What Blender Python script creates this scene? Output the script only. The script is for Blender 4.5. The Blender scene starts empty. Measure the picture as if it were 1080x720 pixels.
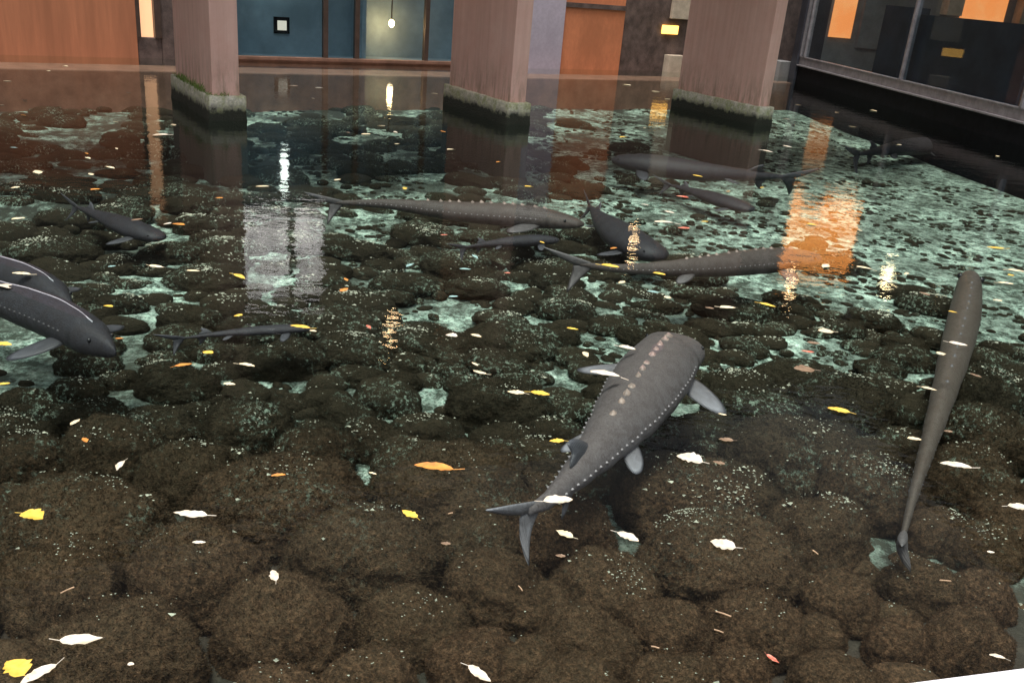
import bpy, bmesh, math, random
from mathutils import Vector, Matrix, noise
random.seed(7)
R = math.radians
S = bpy.context.scene
COL = S.collection

# ------------------------------------------------------------------ camera
FPX, HORIZON, ROLL, CAMH = 960.0, -26.0, R(5.0), 1.7
PITCH = math.atan((360 - HORIZON) / FPX)
FW = Vector((0, math.cos(PITCH), -math.sin(PITCH)))
UP0 = Vector((0, math.sin(PITCH), math.cos(PITCH)))
RT = Vector((1, 0, 0)) * math.cos(ROLL) + UP0 * math.sin(ROLL)
UP = UP0 * math.cos(ROLL) - Vector((1, 0, 0)) * math.sin(ROLL)
EYE = Vector((0, 0, CAMH))
cd = bpy.data.cameras.new('camera'); cam = bpy.data.objects.new('camera', cd); COL.objects.link(cam)
cd.sensor_width = 36; cd.sensor_fit = 'HORIZONTAL'; cd.lens = FPX / 1080 * 36
cd.clip_start = 0.05; cd.clip_end = 600
m = Matrix((RT, UP, -FW)).transposed().to_4x4(); m.translation = EYE
cam.matrix_world = m
S.camera = cam

# ------------------------------------------------------------------ sky, sun, exposure
SUN_EL, SUN_AZ = R(75), R(198)          # high soft sun, a little behind and to the left of the viewer
w = bpy.data.worlds.new('World'); S.world = w; w.use_nodes = True
nt = w.node_tree; bgn = nt.nodes['Background']
sky = nt.nodes.new('ShaderNodeTexSky'); sky.sky_type = 'NISHITA'; sky.sun_disc = False
sky.sun_elevation = SUN_EL; sky.sun_rotation = SUN_AZ
sky.dust_density = 4.0; sky.air_density = 1.0; sky.ozone_density = 1.0
hs = nt.nodes.new('ShaderNodeHueSaturation'); hs.inputs['Saturation'].default_value = 0.25
nt.links.new(sky.outputs[0], hs.inputs['Color']); nt.links.new(hs.outputs[0], bgn.inputs[0])
bgn.inputs[1].default_value = 0.085
sl = bpy.data.lights.new('sun', 'SUN'); sl.energy = 1.5; sl.angle = R(16); sl.color = (1, .95, .88)
so = bpy.data.objects.new('sun', sl); COL.objects.link(so)
sdir = Vector((math.sin(SUN_AZ) * math.cos(SUN_EL), math.cos(SUN_AZ) * math.cos(SUN_EL), math.sin(SUN_EL)))
so.rotation_euler = sdir.to_track_quat('Z', 'Y').to_euler()
S.view_settings.view_transform = 'Standard'; S.view_settings.look = 'None'
S.view_settings.gamma = 1; S.view_settings.exposure = 1.2
S.render.engine = 'CYCLES'
S.cycles.use_denoising = True
S.cycles.max_bounces = 8; S.cycles.transparent_max_bounces = 12
S.cycles.caustics_reflective = False; S.cycles.caustics_refractive = False
S.cycles.sample_clamp_indirect = 4

# ------------------------------------------------------------------ helpers: geometry on real planes
def ray(px, py): return (FW + RT * ((px - 540) / FPX) + UP * ((360 - py) / FPX))
def at(px, py, z=0.0):
    d = ray(px, py); return EYE + d * ((z - CAMH) / d.z)
class Plane:                              # a vertical wall plane through two ground points
    def __init__(s, a, b):
        s.o = Vector((a[0], a[1], 0)); s.u = (Vector((b[0], b[1], 0)) - s.o).normalized()
        s.n = Vector((s.u.y, -s.u.x, 0))
        s.rz = math.atan2(s.u.y, s.u.x)
    def hit(s, px, py, off=0.0, mirror=False):   # -> (distance along the wall, height)
        d = ray(px, py); e = EYE
        if mirror: e = at(px, py, 0); d = Vector((d.x, d.y, -d.z))
        t = (s.o + s.n * off - e).dot(s.n) / d.dot(s.n); p = e + d * t
        return (p - s.o).dot(s.u), p.z
    def pt(s, a, z, off=0.0): return s.o + s.u * a + s.n * off + Vector((0, 0, z))
def mirror_z(px, py, z):                  # what stands at height z above the point seen mirrored in the water
    e = at(px, py, 0); d = ray(px, py); return e + Vector((d.x, d.y, -d.z)) * (z / -d.z)

def setp(o, label=None, cat=None, group=None, kind=None):
    if label: o['label'] = label
    if cat: o['category'] = cat
    if group: o['group'] = group
    if kind: o['kind'] = kind
    return o
def mesh(name, verts, faces, mat=None, parent=None, smooth=False):
    me = bpy.data.meshes.new(name); me.from_pydata([tuple(v) for v in verts], [], faces); me.update()
    if smooth: me.polygons.foreach_set('use_smooth', [True] * len(me.polygons))
    o = bpy.data.objects.new(name, me); COL.objects.link(o)
    if mat: me.materials.append(mat)
    if parent: o.parent = parent
    return o
def empty(name, loc=(0, 0, 0), rz=0):
    o = bpy.data.objects.new(name, None); COL.objects.link(o); o.location = loc; o.rotation_euler.z = rz
    o.empty_display_size = .2; return o
def bm_obj(name, bm, mat=None, parent=None, smooth=False):
    me = bpy.data.meshes.new(name); bm.to_mesh(me); bm.free()
    if smooth: me.polygons.foreach_set('use_smooth', [True] * len(me.polygons))
    o = bpy.data.objects.new(name, me); COL.objects.link(o)
    if mat: me.materials.append(mat)
    if parent: o.parent = parent
    return o
def box_bm(x0, x1, y0, y1, z0, z1, bev=0.0, seg=2):
    bm = bmesh.new(); bmesh.ops.create_cube(bm, size=1)
    for v in bm.verts:
        v.co = Vector(((x0 + x1) / 2 + v.co.x * (x1 - x0), (y0 + y1) / 2 + v.co.y * (y1 - y0), (z0 + z1) / 2 + v.co.z * (z1 - z0)))
    if bev: bmesh.ops.bevel(bm, geom=bm.edges[:], offset=bev, segments=seg, affect='EDGES', profile=.6)
    return bm
def box(name, x0, x1, y0, y1, z0, z1, mat, parent=None, bev=0.0):
    return bm_obj(name, box_bm(x0, x1, y0, y1, z0, z1, bev), mat, parent)

# ------------------------------------------------------------------ materials
def newmat(name):
    m = bpy.data.materials.new(name); m.use_nodes = True
    return m, m.node_tree.nodes, m.node_tree.links, m.node_tree.nodes['Principled BSDF']
def N(ns, t, **kw):
    n = ns.new(t)
    for k, v in kw.items(): setattr(n, k, v)
    return n
def noise_fac(ns, ls, co, scale, detail=5, rough=.6, lo=.35, hi=.65, dist=0.0):
    n = N(ns, 'ShaderNodeTexNoise'); n.inputs['Scale'].default_value = scale; n.inputs['Detail'].default_value = detail
    n.inputs['Roughness'].default_value = rough; n.inputs['Distortion'].default_value = dist
    ls.new(co, n.inputs['Vector'])
    r = N(ns, 'ShaderNodeMapRange'); r.inputs[1].default_value = lo; r.inputs[2].default_value = hi
    ls.new(n.outputs[0], r.inputs[0]); return r.outputs[0]
def mixc(ns, ls, f, a, b, mode='MIX'):
    n = N(ns, 'ShaderNodeMix', data_type='RGBA', blend_type=mode)
    for i, v in ((0, f), (6, a), (7, b)):
        if hasattr(v, 'links'): ls.new(v, n.inputs[i])
        elif i: n.inputs[i].default_value = (*v, 1)
        else: n.inputs[0].default_value = v
    return n.outputs[2]
def math_(ns, ls, op, a, b):
    n = N(ns, 'ShaderNodeMath', operation=op)
    if op == 'MULTIPLY_ADD': n.inputs[2].default_value = {-.6: 4.8}.get(b, .5)
    for i, v in ((0, a), (1, b)):
        if hasattr(v, 'links'): ls.new(v, n.inputs[i])
        else: n.inputs[i].default_value = v
    return n.outputs[0]
def worldpos(ns): return N(ns, 'ShaderNodeNewGeometry').outputs['Position']
def scaled(ns, ls, co, s):
    mp = N(ns, 'ShaderNodeMapping'); mp.inputs['Scale'].default_value = s; ls.new(co, mp.inputs[0]); return mp.outputs[0]
def bump(ns, ls, h, strength, dist, bs):
    b = N(ns, 'ShaderNodeBump'); b.inputs['Strength'].default_value = strength; b.inputs['Distance'].default_value = dist
    ls.new(h, b.inputs['Height']); ls.new(b.outputs[0], bs.inputs['Normal'])

def plain(name, c, rough=.6, var=.25, scale=4, metal=0, bmp=.1, stretch=(1, 1, 1), spec=.4):
    m, ns, ls, b = newmat(name); co = scaled(ns, ls, worldpos(ns), stretch)
    f = noise_fac(ns, ls, co, scale, 6); f2 = noise_fac(ns, ls, co, scale * 9, 4)
    c1 = mixc(ns, ls, f, [x * (1 - var) for x in c], [min(1, x * (1 + var * .6)) for x in c])
    c2 = mixc(ns, ls, math_(ns, ls, 'MULTIPLY', f2, .3), c1, [x * .6 for x in c])
    ls.new(c2, b.inputs['Base Color']); b.inputs['Roughness'].default_value = rough; b.inputs['Metallic'].default_value = metal
    b.inputs['Specular IOR Level'].default_value = spec
    if bmp: bump(ns, ls, f2, bmp, .01, b)
    return m
def emit(name, c, s):
    m, ns, ls, b = newmat(name); b.inputs['Base Color'].default_value = (*c, 1)
    b.inputs['Emission Color'].default_value = (*c, 1); b.inputs['Emission Strength'].default_value = s
    return m
def emit_noise(name, c, c2, s, scale, stretch=(1, 1, 1)):
    m, ns, ls, b = newmat(name); co = scaled(ns, ls, worldpos(ns), stretch)
    f = noise_fac(ns, ls, co, scale, 5, .6, .35, .65, .6)
    k = mixc(ns, ls, f, c, c2); ls.new(k, b.inputs['Base Color']); ls.new(k, b.inputs['Emission Color'])
    b.inputs['Emission Strength'].default_value = s; return m
def glassy(name, tint, ior=1.45, rough=0.0, bumpscale=None):
    m = bpy.data.materials.new(name); m.use_nodes = True; ns, ls = m.node_tree.nodes, m.node_tree.links
    ns.remove(ns['Principled BSDF']); out = ns['Material Output']
    t = N(ns, 'ShaderNodeBsdfTransparent'); t.inputs[0].default_value = (*tint, 1)
    g = N(ns, 'ShaderNodeBsdfGlossy'); g.inputs['Roughness'].default_value = rough
    fr = N(ns, 'ShaderNodeFresnel')          # the pane's back face reflects like its front face
    bf = N(ns, 'ShaderNodeMapRange'); bf.inputs[3].default_value = ior; bf.inputs[4].default_value = 1 / ior
    ls.new(N(ns, 'ShaderNodeNewGeometry').outputs['Backfacing'], bf.inputs[0]); ls.new(bf.outputs[0], fr.inputs[0])
    mx = N(ns, 'ShaderNodeMixShader'); ls.new(fr.outputs[0], mx.inputs[0]); ls.new(t.outputs[0], mx.inputs[1]); ls.new(g.outputs[0], mx.inputs[2])
    ls.new(mx.outputs[0], out.inputs[0])
    return m, ns, ls, g, fr

# water: clear, faintly green, with the slightest wind ripple
M_WATER, ns, ls, g, fr = glassy('pond_water', (.92, .98, .955), 1.125, .0)
co = scaled(ns, ls, worldpos(ns), (1, 1.6, 1))
n1 = N(ns, 'ShaderNodeTexNoise'); n1.inputs['Scale'].default_value = 2.6; n1.inputs['Detail'].default_value = 3; ls.new(co, n1.inputs['Vector'])
n2 = N(ns, 'ShaderNodeTexNoise'); n2.inputs['Scale'].default_value = 14; n2.inputs['Detail'].default_value = 2; ls.new(co, n2.inputs['Vector'])
hsum = math_(ns, ls, 'ADD', n1.outputs[0], math_(ns, ls, 'MULTIPLY', n2.outputs[0], .26))
bp = N(ns, 'ShaderNodeBump'); bp.inputs['Strength'].default_value = .27; bp.inputs['Distance'].default_value = .012
ls.new(hsum, bp.inputs['Height']); ls.new(bp.outputs[0], g.inputs['Normal'])

# pond bed: pale green silt with dark algae patches, darker towards the far left
M_BED, ns, ls, b = newmat('silt'); P = worldpos(ns)
a = noise_fac(ns, ls, scaled(ns, ls, P, (1, .8, 1)), 1.5, 7, .68, .43, .56, .5)
fine = noise_fac(ns, ls, P, 8, 8, .8, .44, .60, .3)
gr = noise_fac(ns, ls, P, 55, 4, .8, .42, .58)
c1 = mixc(ns, ls, fine, (.028, .046, .032), (.42, .66, .53))
c1 = mixc(ns, ls, math_(ns, ls, 'MULTIPLY', noise_fac(ns, ls, P, 26, 5, .8, .5, .56), .8), c1, (.035, .05, .034))
c1 = mixc(ns, ls, math_(ns, ls, 'MULTIPLY', gr, fine), c1, (.76, .90, .78))
sx = N(ns, 'ShaderNodeSeparateXYZ'); ls.new(P, sx.inputs[0])
opn = N(ns, 'ShaderNodeMapRange'); opn.inputs[1].default_value = -5; opn.inputs[2].default_value = 4; opn.inputs[3].default_value = 1.0; opn.inputs[4].default_value = .5
ls.new(math_(ns, ls, 'ADD', sx.outputs[0], math_(ns, ls, 'MULTIPLY_ADD', sx.outputs[1], -.6)), opn.inputs[0]); big = math_(ns, ls, 'MULTIPLY', a, opn.outputs[0])
nr = N(ns, 'ShaderNodeMapRange'); nr.inputs[1].default_value = 4.1; nr.inputs[2].default_value = 3.3; ls.new(sx.outputs[1], nr.inputs[0])
c1 = mixc(ns, ls, math_(ns, ls, 'MULTIPLY', nr.outputs[0], 1.0), c1, (.045, .032, .021))     # brown mud between the near stones
c2 = mixc(ns, ls, big, c1, (.024, .028, .018))
ls.new(c2, b.inputs['Base Color']); b.inputs['Roughness'].default_value = .9; bump(ns, ls, fine, .6, .02, b)

# algae-covered stones
def stone_mat(name):
    m, ns, ls, b = newmat(name); P = worldpos(ns)
    oi = N(ns, 'ShaderNodeObjectInfo').outputs['Random']
    f = noise_fac(ns, ls, P, 30, 6, .72, .34, .66); f2 = noise_fac(ns, ls, P, 60, 5, .75, .32, .68)
    c1 = mixc(ns, ls, f, (.085, .044, .024), (.30, .165, .092))
    c1 = mixc(ns, ls, f2, [.030, .019, .012], c1)
    c1 = mixc(ns, ls, math_(ns, ls, 'MULTIPLY', oi, .4), c1, (.115, .085, .048))
    # far stones turn darker and greener, with pale grit lying in patches
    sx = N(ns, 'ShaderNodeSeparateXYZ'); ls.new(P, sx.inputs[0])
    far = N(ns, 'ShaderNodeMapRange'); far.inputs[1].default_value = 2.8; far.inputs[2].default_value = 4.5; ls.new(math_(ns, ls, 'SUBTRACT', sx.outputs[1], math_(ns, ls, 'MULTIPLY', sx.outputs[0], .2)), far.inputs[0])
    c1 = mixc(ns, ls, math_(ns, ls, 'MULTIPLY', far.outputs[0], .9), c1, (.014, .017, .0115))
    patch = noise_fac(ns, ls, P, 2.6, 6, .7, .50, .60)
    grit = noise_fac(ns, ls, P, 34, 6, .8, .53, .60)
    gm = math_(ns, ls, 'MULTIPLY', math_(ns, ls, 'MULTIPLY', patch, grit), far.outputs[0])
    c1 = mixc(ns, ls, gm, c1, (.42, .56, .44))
    ls.new(c1, b.inputs['Base Color']); b.inputs['Roughness'].default_value = .95; b.inputs['Specular IOR Level'].default_value = .1
    b.inputs['Sheen Weight'].default_value = .12; b.inputs['Sheen Tint'].default_value = (.35, .27, .16, 1)
    h = math_(ns, ls, 'ADD', f2, math_(ns, ls, 'MULTIPLY', noise_fac(ns, ls, P, 170, 3, .7, .3, .7), .5))
    bump(ns, ls, h, 1.0, .016, b)
    return m
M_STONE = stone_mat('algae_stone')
M_GRIT = plain('pale_grit', (.46, .46, .36), .8, .5, 30, bmp=0)

# rendered concrete of the pillars with run-off streaks
def pillar_mat():
    m, ns, ls, b = newmat('pink_render'); P = worldpos(ns)
    st = noise_fac(ns, ls, scaled(ns, ls, P, (9, 9, .35)), 1.4, 6, .65, .35, .7); mo = noise_fac(ns, ls, P, 3.5, 6, .7, .35, .7); fi = noise_fac(ns, ls, P, 90, 3)
    c = mixc(ns, ls, mo, (.70, .42, .345), (.76, .50, .42))
    c = mixc(ns, ls, math_(ns, ls, 'MULTIPLY', st, .5), c, (.52, .29, .23))
    sx = N(ns, 'ShaderNodeSeparateXYZ'); ls.new(P, sx.inputs[0])
    low = N(ns, 'ShaderNodeMapRange'); low.inputs[1].default_value = .75; low.inputs[2].default_value = .2; ls.new(sx.outputs[2], low.inputs[0])
    dirt = math_(ns, ls, 'MULTIPLY', low.outputs[0], noise_fac(ns, ls, scaled(ns, ls, P, (6, 6, 1.2)), 2.2, 6, .7, .42, .66))
    c = mixc(ns, ls, math_(ns, ls, 'MULTIPLY', dirt, .8), c, (.16, .13, .07))
    ls.new(c, b.inputs['Base Color']); b.inputs['Roughness'].default_value = .85; bump(ns, ls, fi, .25, .006, b); return m
M_PILLAR = pillar_mat()
def footing_mat():
    m, ns, ls, b = newmat('mossy_concrete'); P = worldpos(ns)
    n1 = noise_fac(ns, ls, P, 9, 6, .7, .38, .62); n2 = noise_fac(ns, ls, P, 40, 5, .7, .35, .65)
    c = mixc(ns, ls, n1, (.86, .80, .68), (.46, .47, .25)); c = mixc(ns, ls, math_(ns, ls, 'MULTIPLY', n2, .5), c, (.14, .13, .09))
    sx = N(ns, 'ShaderNodeSeparateXYZ'); ls.new(P, sx.inputs[0])
    wob = math_(ns, ls, 'MULTIPLY_ADD', n1, .07); wet = N(ns, 'ShaderNodeMapRange'); wet.inputs[1].default_value = .20; wet.inputs[2].default_value = .13
    add = math_(ns, ls, 'ADD', sx.outputs[2], math_(ns, ls, 'MULTIPLY', n1, .06)); ls.new(add, wet.inputs[0])
    c = mixc(ns, ls, wet.outputs[0], c, (.022, .024, .014))
    ls.new(c, b.inputs['Base Color']); b.inputs['Roughness'].default_value = .85; bump(ns, ls, n2, .6, .02, b); return m
M_FOOT = footing_mat()
M_TERRA = plain('terracotta_wall', (.52, .20, .10), .6, .25, 1.3, bmp=.05, stretch=(1.6, 1.6, .15))
M_TERRA2 = plain('orange_wall', (.58, .21, .10), .6, .2, 1.8, bmp=.05, stretch=(1, 1, .5))
M_LILAC = plain('lilac_render', (.45, .40, .48), .5, .12, 2, bmp=.03)
M_DSTONE = plain('dark_stone', (.12, .085, .075), .6, .5, 5, bmp=.3)
M_BEIGE = plain('beige_render', (.50, .42, .33), .7, .2, 6, bmp=.1)
M_PLINTH = plain('brown_plinth', (.24, .13, .09), .7, .35, 4, bmp=.15)
M_ROOM = plain('teal_room', (.36, .44, .48), .7, .3, .9, bmp=0)
M_FRAME = plain('bronze_frame', (.10, .065, .05), .45, .25, 6, metal=.4, bmp=.05)
M_GREYF = plain('grey_metal', (.33, .31, .33), .45, .25, 8, metal=.5, bmp=.05)
M_BLACK = plain('black_granite', (.008, .008, .010), .6, .4, 8, bmp=.05, spec=.08)
M_DARK = plain('dark_panel', (.045, .047, .06), .4, .4, 2, bmp=.02)
M_SOFFIT = plain('dark_soffit', (.055, .04, .034), .8, .35, 2, bmp=.05)
M_UPPER = plain('dark_unseen_upper_wall', (.045, .04, .04), .7, .4, 1.2, bmp=.1)  # unseen upper wall, coloured dark to keep its water reflection dark
M_PAVE = plain('paving', (.30, .28, .26), .85, .3, 3, bmp=.2)
M_WHITE = plain('white_coping', (.82, .80, .84), .5, .06, 6, bmp=.03)
M_GREYW = plain('grey_wall', (.22, .22, .22), .7, .2, 3, bmp=.05)
M_FLOOR = plain('brown_floor', (.22, .15, .10), .35, .3, 3, bmp=.02)
M_GLASS = glassy('window_glass', (.80, .87, .90), 1.22)[0]
M_LAMP = emit('warm_lamp', (1, .62, .25), 26)
M_LAMPW = emit('white_lamp', (1, .72, .36), 30)
M_PEACH = emit('lit_peach_panel', (1, .56, .30), .42)
M_ORANGEL = emit_noise('lit_orange_panel', (1, .30, .08), (1, .40, .14), .5, 1.5)
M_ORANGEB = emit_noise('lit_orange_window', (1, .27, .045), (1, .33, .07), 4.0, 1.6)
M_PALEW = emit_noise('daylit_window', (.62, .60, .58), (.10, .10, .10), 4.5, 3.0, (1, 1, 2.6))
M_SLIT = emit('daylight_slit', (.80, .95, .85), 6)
M_YELL = emit('lit_yellow_window', (1, .52, .10), 1.6)

# ------------------------------------------------------------------ layout of the place (metres)
K = CAMH / 2.0
WALL = Plane((-9.2 * K, 16.07 * K), (3.67 * K, 24.59 * K))
RB = Plane((8.32 * K, 15.75 * K), (6.98 * K, 25.47 * K))    # right building front, normal to its right...
if RB.n.x > 0: RB = Plane((6.98 * K, 25.47 * K), (8.32 * K, 15.75 * K))
BED_Z = -0.70
TOPZ = 3.6      # underside of the canopy
WALLZ = 9.0     # far facade
RBH = 5.4       # glass building

# ground round the pond, at quay level, with an opening for the pond
PX0, PX1, PY0, PY1 = -22.0, 9.5, 1.05, 30.0
G = 260
def ground():
    z = .12
    o = [(-G, -G, z), (G, -G, z), (G, G, z), (-G, G, z), (PX0, PY0 - .4, z), (PX1, PY0 - .4, z), (PX1, PY1, z), (PX0, PY1, z)]
    f = [(0, 1, 5, 4), (1, 2, 6, 5), (2, 3, 7, 6), (3, 0, 4, 7)]
    q = mesh('ground', o, f, M_PAVE); setp(q, kind='structure')
ground()
# bed: gently uneven sheet
def pond_bed():
    nx, ny = 150, 150; V = []; F = []
    for j in range(ny + 1):
        for i in range(nx + 1):
            x = PX0 + (PX1 - PX0) * i / nx; y = PY0 - .4 + (PY1 - PY0 + .4) * j / ny
            V.append((x, y, BED_Z + .05 * noise.noise((x * .7, y * .7, 0))))
    for j in range(ny):
        for i in range(nx):
            a = j * (nx + 1) + i; F.append((a, a + 1, a + nx + 2, a + nx + 1))
    o = mesh('pond_bed', V, F, M_BED, smooth=True); setp(o, kind='structure'); return o
BED = pond_bed()
wat = mesh('water', [(PX0, PY0 - .4, 0), (PX1, PY0 - .4, 0), (PX1, PY1, 0), (PX0, PY1, 0)], [(0, 1, 2, 3)], M_WATER); setp(wat, kind='structure')

# near rim: white coping whose corner shows
ca = at(940, 719, .16); cb = at(1080, 701, .16); cdv = (cb - ca).normalized()
CP = Plane((ca.x, ca.y), (cb.x, cb.y))
bmc = box_bm(-8, 7, -.0, .34, BED_Z, .16, .02, 3)
cop = bm_obj('pond_coping', bmc, M_WHITE)
cop.matrix_world = Matrix.Translation((ca.x, ca.y, 0)) @ Matrix.Rotation(CP.rz, 4, 'Z') @ Matrix.Translation((0, -.34, 0))
setp(cop, 'smooth white stone coping along the near rim of the pond', 'coping')

# ------------------------------------------------------------------ stones
def stone_mesh(seed, sub, amp, fuzz=0):
    bm = bmesh.new(); bmesh.ops.create_icosphere(bm, subdivisions=sub, radius=1)
    o = Vector((seed * 7.3, seed * 3.1, seed * 5.7))
    for v in bm.verts:
        p = v.co.copy()
        # squarish, flattened cobble
        e = 2.15; l = (abs(p.x) ** e + abs(p.y) ** e + abs(p.z) ** e) ** (1 / e); p = p / l
        k = 1 + .17 * noise.noise(p * 1.1 + o) + .09 * noise.noise(p * 2.4 + o)
        if amp: k += amp * (.05 * noise.noise(p * 5 + o) + .032 * noise.noise(p * 12 + o) + .028 * noise.noise(p * 28 + o))
        v.co = p * k
    if fuzz:                      # short algae fronds all over the upper side
        bm.normal_update(); bm.verts.ensure_lookup_table(); rnd = random.Random(seed)
        top = [(v.co.copy(), v.normal.copy()) for v in bm.verts if v.co.z > -.35]
        for _ in range(fuzz):
            c, nn = top[rnd.randrange(len(top))]; cl = noise.noise(c * 9 + o)
            d = (nn + Vector((rnd.gauss(0, .55), rnd.gauss(0, .55), rnd.gauss(.1, .4)))).normalized(); h = rnd.uniform(.02, .055) * (1 + .8 * cl)
            c = c + Vector((rnd.gauss(0, .012), rnd.gauss(0, .012), rnd.gauss(0, .008))); sd = d.cross(Vector((rnd.gauss(0, 1), rnd.gauss(0, 1), rnd.gauss(0, 1)))).normalized() * rnd.uniform(.005, .011)
            bm.faces.new([bm.verts.new(c - sd - nn * .01), bm.verts.new(c + sd - nn * .01), bm.verts.new(c + d * h)])
    me = bpy.data.meshes.new('stone'); bm.to_mesh(me); bm.free()
    me.polygons.foreach_set('use_smooth', [True] * len(me.polygons)); me.materials.append(M_STONE); return me
NEAR = [stone_mesh(i + 1, 6 if i < 5 else 5, 1.0, 15000 if i < 5 else 7000) for i in range(8)]
FARM = [stone_mesh(20 + i, 3, .6) for i in range(5)]
hand = [(300,520,195),(90,550,190),(70,605,150),(210,600,160),(385,575,175),(125,680,190),(300,655,160),(435,645,130),(390,697,105),(505,680,112),
 (475,510,175),(522,603,115),(18,692,120),(65,515,95),(8,528,55),(290,716,112),(640,608,125),(620,662,122),(760,584,178),(865,556,124),(800,647,118),
 (890,620,88),(705,648,102),(715,707,108),(608,710,112),(885,699,98),(955,662,80),(975,606,98),(1025,662,106),(1040,616,84),(730,522,168),(840,476,155),
 (912,510,132),(1022,500,112),(1042,566,88),(990,546,78),(865,650,68),(965,702,82),(592,552,122),(553,686,102),(568,622,92),(782,692,82),(1042,456,130),
 (892,422,120),(1032,410,104),(150,560,70),(500,560,100),(200,490,110),(330,470,90),(260,440,100),(430,470,80),(120,470,120),(30,470,90)]
stones = []          # x, y, rx, ry, rz, zc
for (cx, cy, wpx) in hand:
    p = at(cx, cy, BED_Z + .16); dist = (p - EYE).dot(FW); r = wpx / FPX * dist / 2 * .96
    stones.append((p.x, p.y, r, r * random.uniform(.70, .86), min(.26, r * random.uniform(.86, 1.06)), True))
def far_ok(x, y):
    if PX1 - .3 < x: return False
    q = Vector((x, y, 0))
    if (q - WALL.o).dot(WALL.n) < .25: return False
    if (q - RB.o).dot(RB.n) < .1: return False
    return True
random.seed(11); tries = 0; grid = {}
def gkey(x, y): return (int(x // 1.0), int(y // 1.0))
for i, s in enumerate(stones): grid.setdefault(gkey(s[0], s[1]), []).append(i)
while tries < 40000 and len(stones) < 2300:
    tries += 1
    y = 1.2 + 20 * random.random() ** 1.25; x = random.uniform(-1, 1) * (y * .66 + 1.2)
    if not far_ok(x, y): continue
    rr = random.uniform(.12, .36) if y > 4.2 else random.uniform(.16, .27)
    # the far right of the pond is mostly open silt
    open_ = 0
    if y > 4.3: open_ = .39 + .05 * min(1, max(0, y - 5)) + min(1, max(0, (y - 6.5) / 3)) * (.06 + .60 * min(1, max(0, (x + .3) / 3.2)))
    if noise.noise((x * 1.1, y * .95, 3)) * .62 + .5 < open_ * .9: continue
    pk = 1.0 if y < 4.6 else 1.08
    gx, gy = gkey(x, y); bad = False
    for ii in (-1, 0, 1):
        for jj in (-1, 0, 1):
            for k in grid.get((gx + ii, gy + jj), ()):
                s = stones[k]; dx, dy = x - s[0], (y - s[1]) * 1.45
                lim = (rr + s[2]) * (.95 if y < 3.4 else .82 if y < 4.4 else .84)
                if dx * dx + dy * dy < lim * lim: bad = True; break
            if bad: break
        if bad: break
    if bad: continue
    grid.setdefault((gx, gy), []).append(len(stones))
    stones.append((x, y, rr, rr * random.uniform(.55, .8), min(.24, rr * random.uniform(.6, .9)) * (1 - .52 * min(1, max(0, (y - 3.4) / 3.2))), False))
# small cobbles in the gaps
for _ in range(1300):
    y = 3.2 + 10.2 * random.random() ** 1.3; x = random.uniform(-1, 1) * (y * .66 + .6)
    if not far_ok(x, y) or noise.noise((x * .9, y * .9, 8)) < -.05 + .12 * max(0, x - 1) * (y > 7): continue
    rr = random.uniform(.035, .10); stones.append((x, y, rr * 1.2, rr * random.uniform(.7, 1), rr * random.uniform(.5, .8), False))
def vis(s):
    v = Vector((s[0], s[1], BED_Z)) - EYE; d = v.dot(FW)
    if d < .3: return 0
    px = 540 + FPX * v.dot(RT) / d; py = 360 - FPX * v.dot(UP) / d
    if px < -90 or px > 1170 or py > 820 or py < 60: return 0
    return s[2] / d * (1 if 0 <= px <= 1080 and py <= 730 else .55)
order = sorted(stones, key=vis, reverse=True)
FV, FF = [], []
single = [s for s in order[:298]]
rest = order[298:]
random.seed(5); placed = []
for k, (x, y, rx, ry, rz, hnd) in enumerate(single):
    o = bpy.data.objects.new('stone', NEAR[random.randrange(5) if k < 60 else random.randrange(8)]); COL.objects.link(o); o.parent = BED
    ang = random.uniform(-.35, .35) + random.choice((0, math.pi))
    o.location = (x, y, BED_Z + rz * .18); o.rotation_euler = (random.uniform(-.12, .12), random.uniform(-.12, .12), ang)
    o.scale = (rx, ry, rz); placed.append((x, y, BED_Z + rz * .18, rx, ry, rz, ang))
base = [([v.co.copy() for v in me.vertices], [tuple(p.vertices) for p in me.polygons]) for me in FARM]
for (x, y, rx, ry, rz, hnd) in rest:
    vs, fs = base[random.randrange(5)]; off = len(FV); a = random.uniform(-.4, .4); c, s_ = math.cos(a), math.sin(a)
    flat = 1
    for v in vs:
        X, Y = v.x * rx, v.y * ry; FV.append((x + X * c - Y * s_, y + X * s_ + Y * c, BED_Z + rz * .1 + v.z * rz * flat))
    FF.extend([tuple(i + off for i in f) for f in fs]); placed.append((x, y, BED_Z + rz * .1, rx, ry, rz * flat, a))
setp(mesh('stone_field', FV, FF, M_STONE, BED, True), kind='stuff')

random.seed(31); bmi = bmesh.new(); bmesh.ops.create_icosphere(bmi, subdivisions=1, radius=1); iv = [v.co.copy() for v in bmi.verts]; jf = [tuple(v.index for v in f.verts) for f in bmi.faces]; bmi.free()
pv, pf = [], []
for _ in range(9000):
    y = 4.6 + 15 * random.random() ** 1.2; x = random.uniform(-.35 * y, .62 * y + .5)
    if not far_ok(x, y) or noise.noise((x * 1.6, y * 1.3, 5)) < -.12: continue
    rr = random.uniform(.012, .05); o = len(pv); a_ = random.uniform(0, 3.1); c_, s_ = math.cos(a_), math.sin(a_); ax = random.uniform(1, 1.9)
    for v in iv:
        X, Y = v.x * rr * ax * random.uniform(.8, 1.2), v.y * rr * random.uniform(.8, 1.2); pv.append((x + X * c_ - Y * s_, y + X * s_ + Y * c_, BED_Z + .05 * noise.noise((x * .7, y * .7, 0)) + v.z * rr * .55))
    pf += [tuple(i + o for i in f) for f in jf]
setp(mesh('pebbles', pv, pf, M_STONE, BED, True), kind='stuff')

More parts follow.
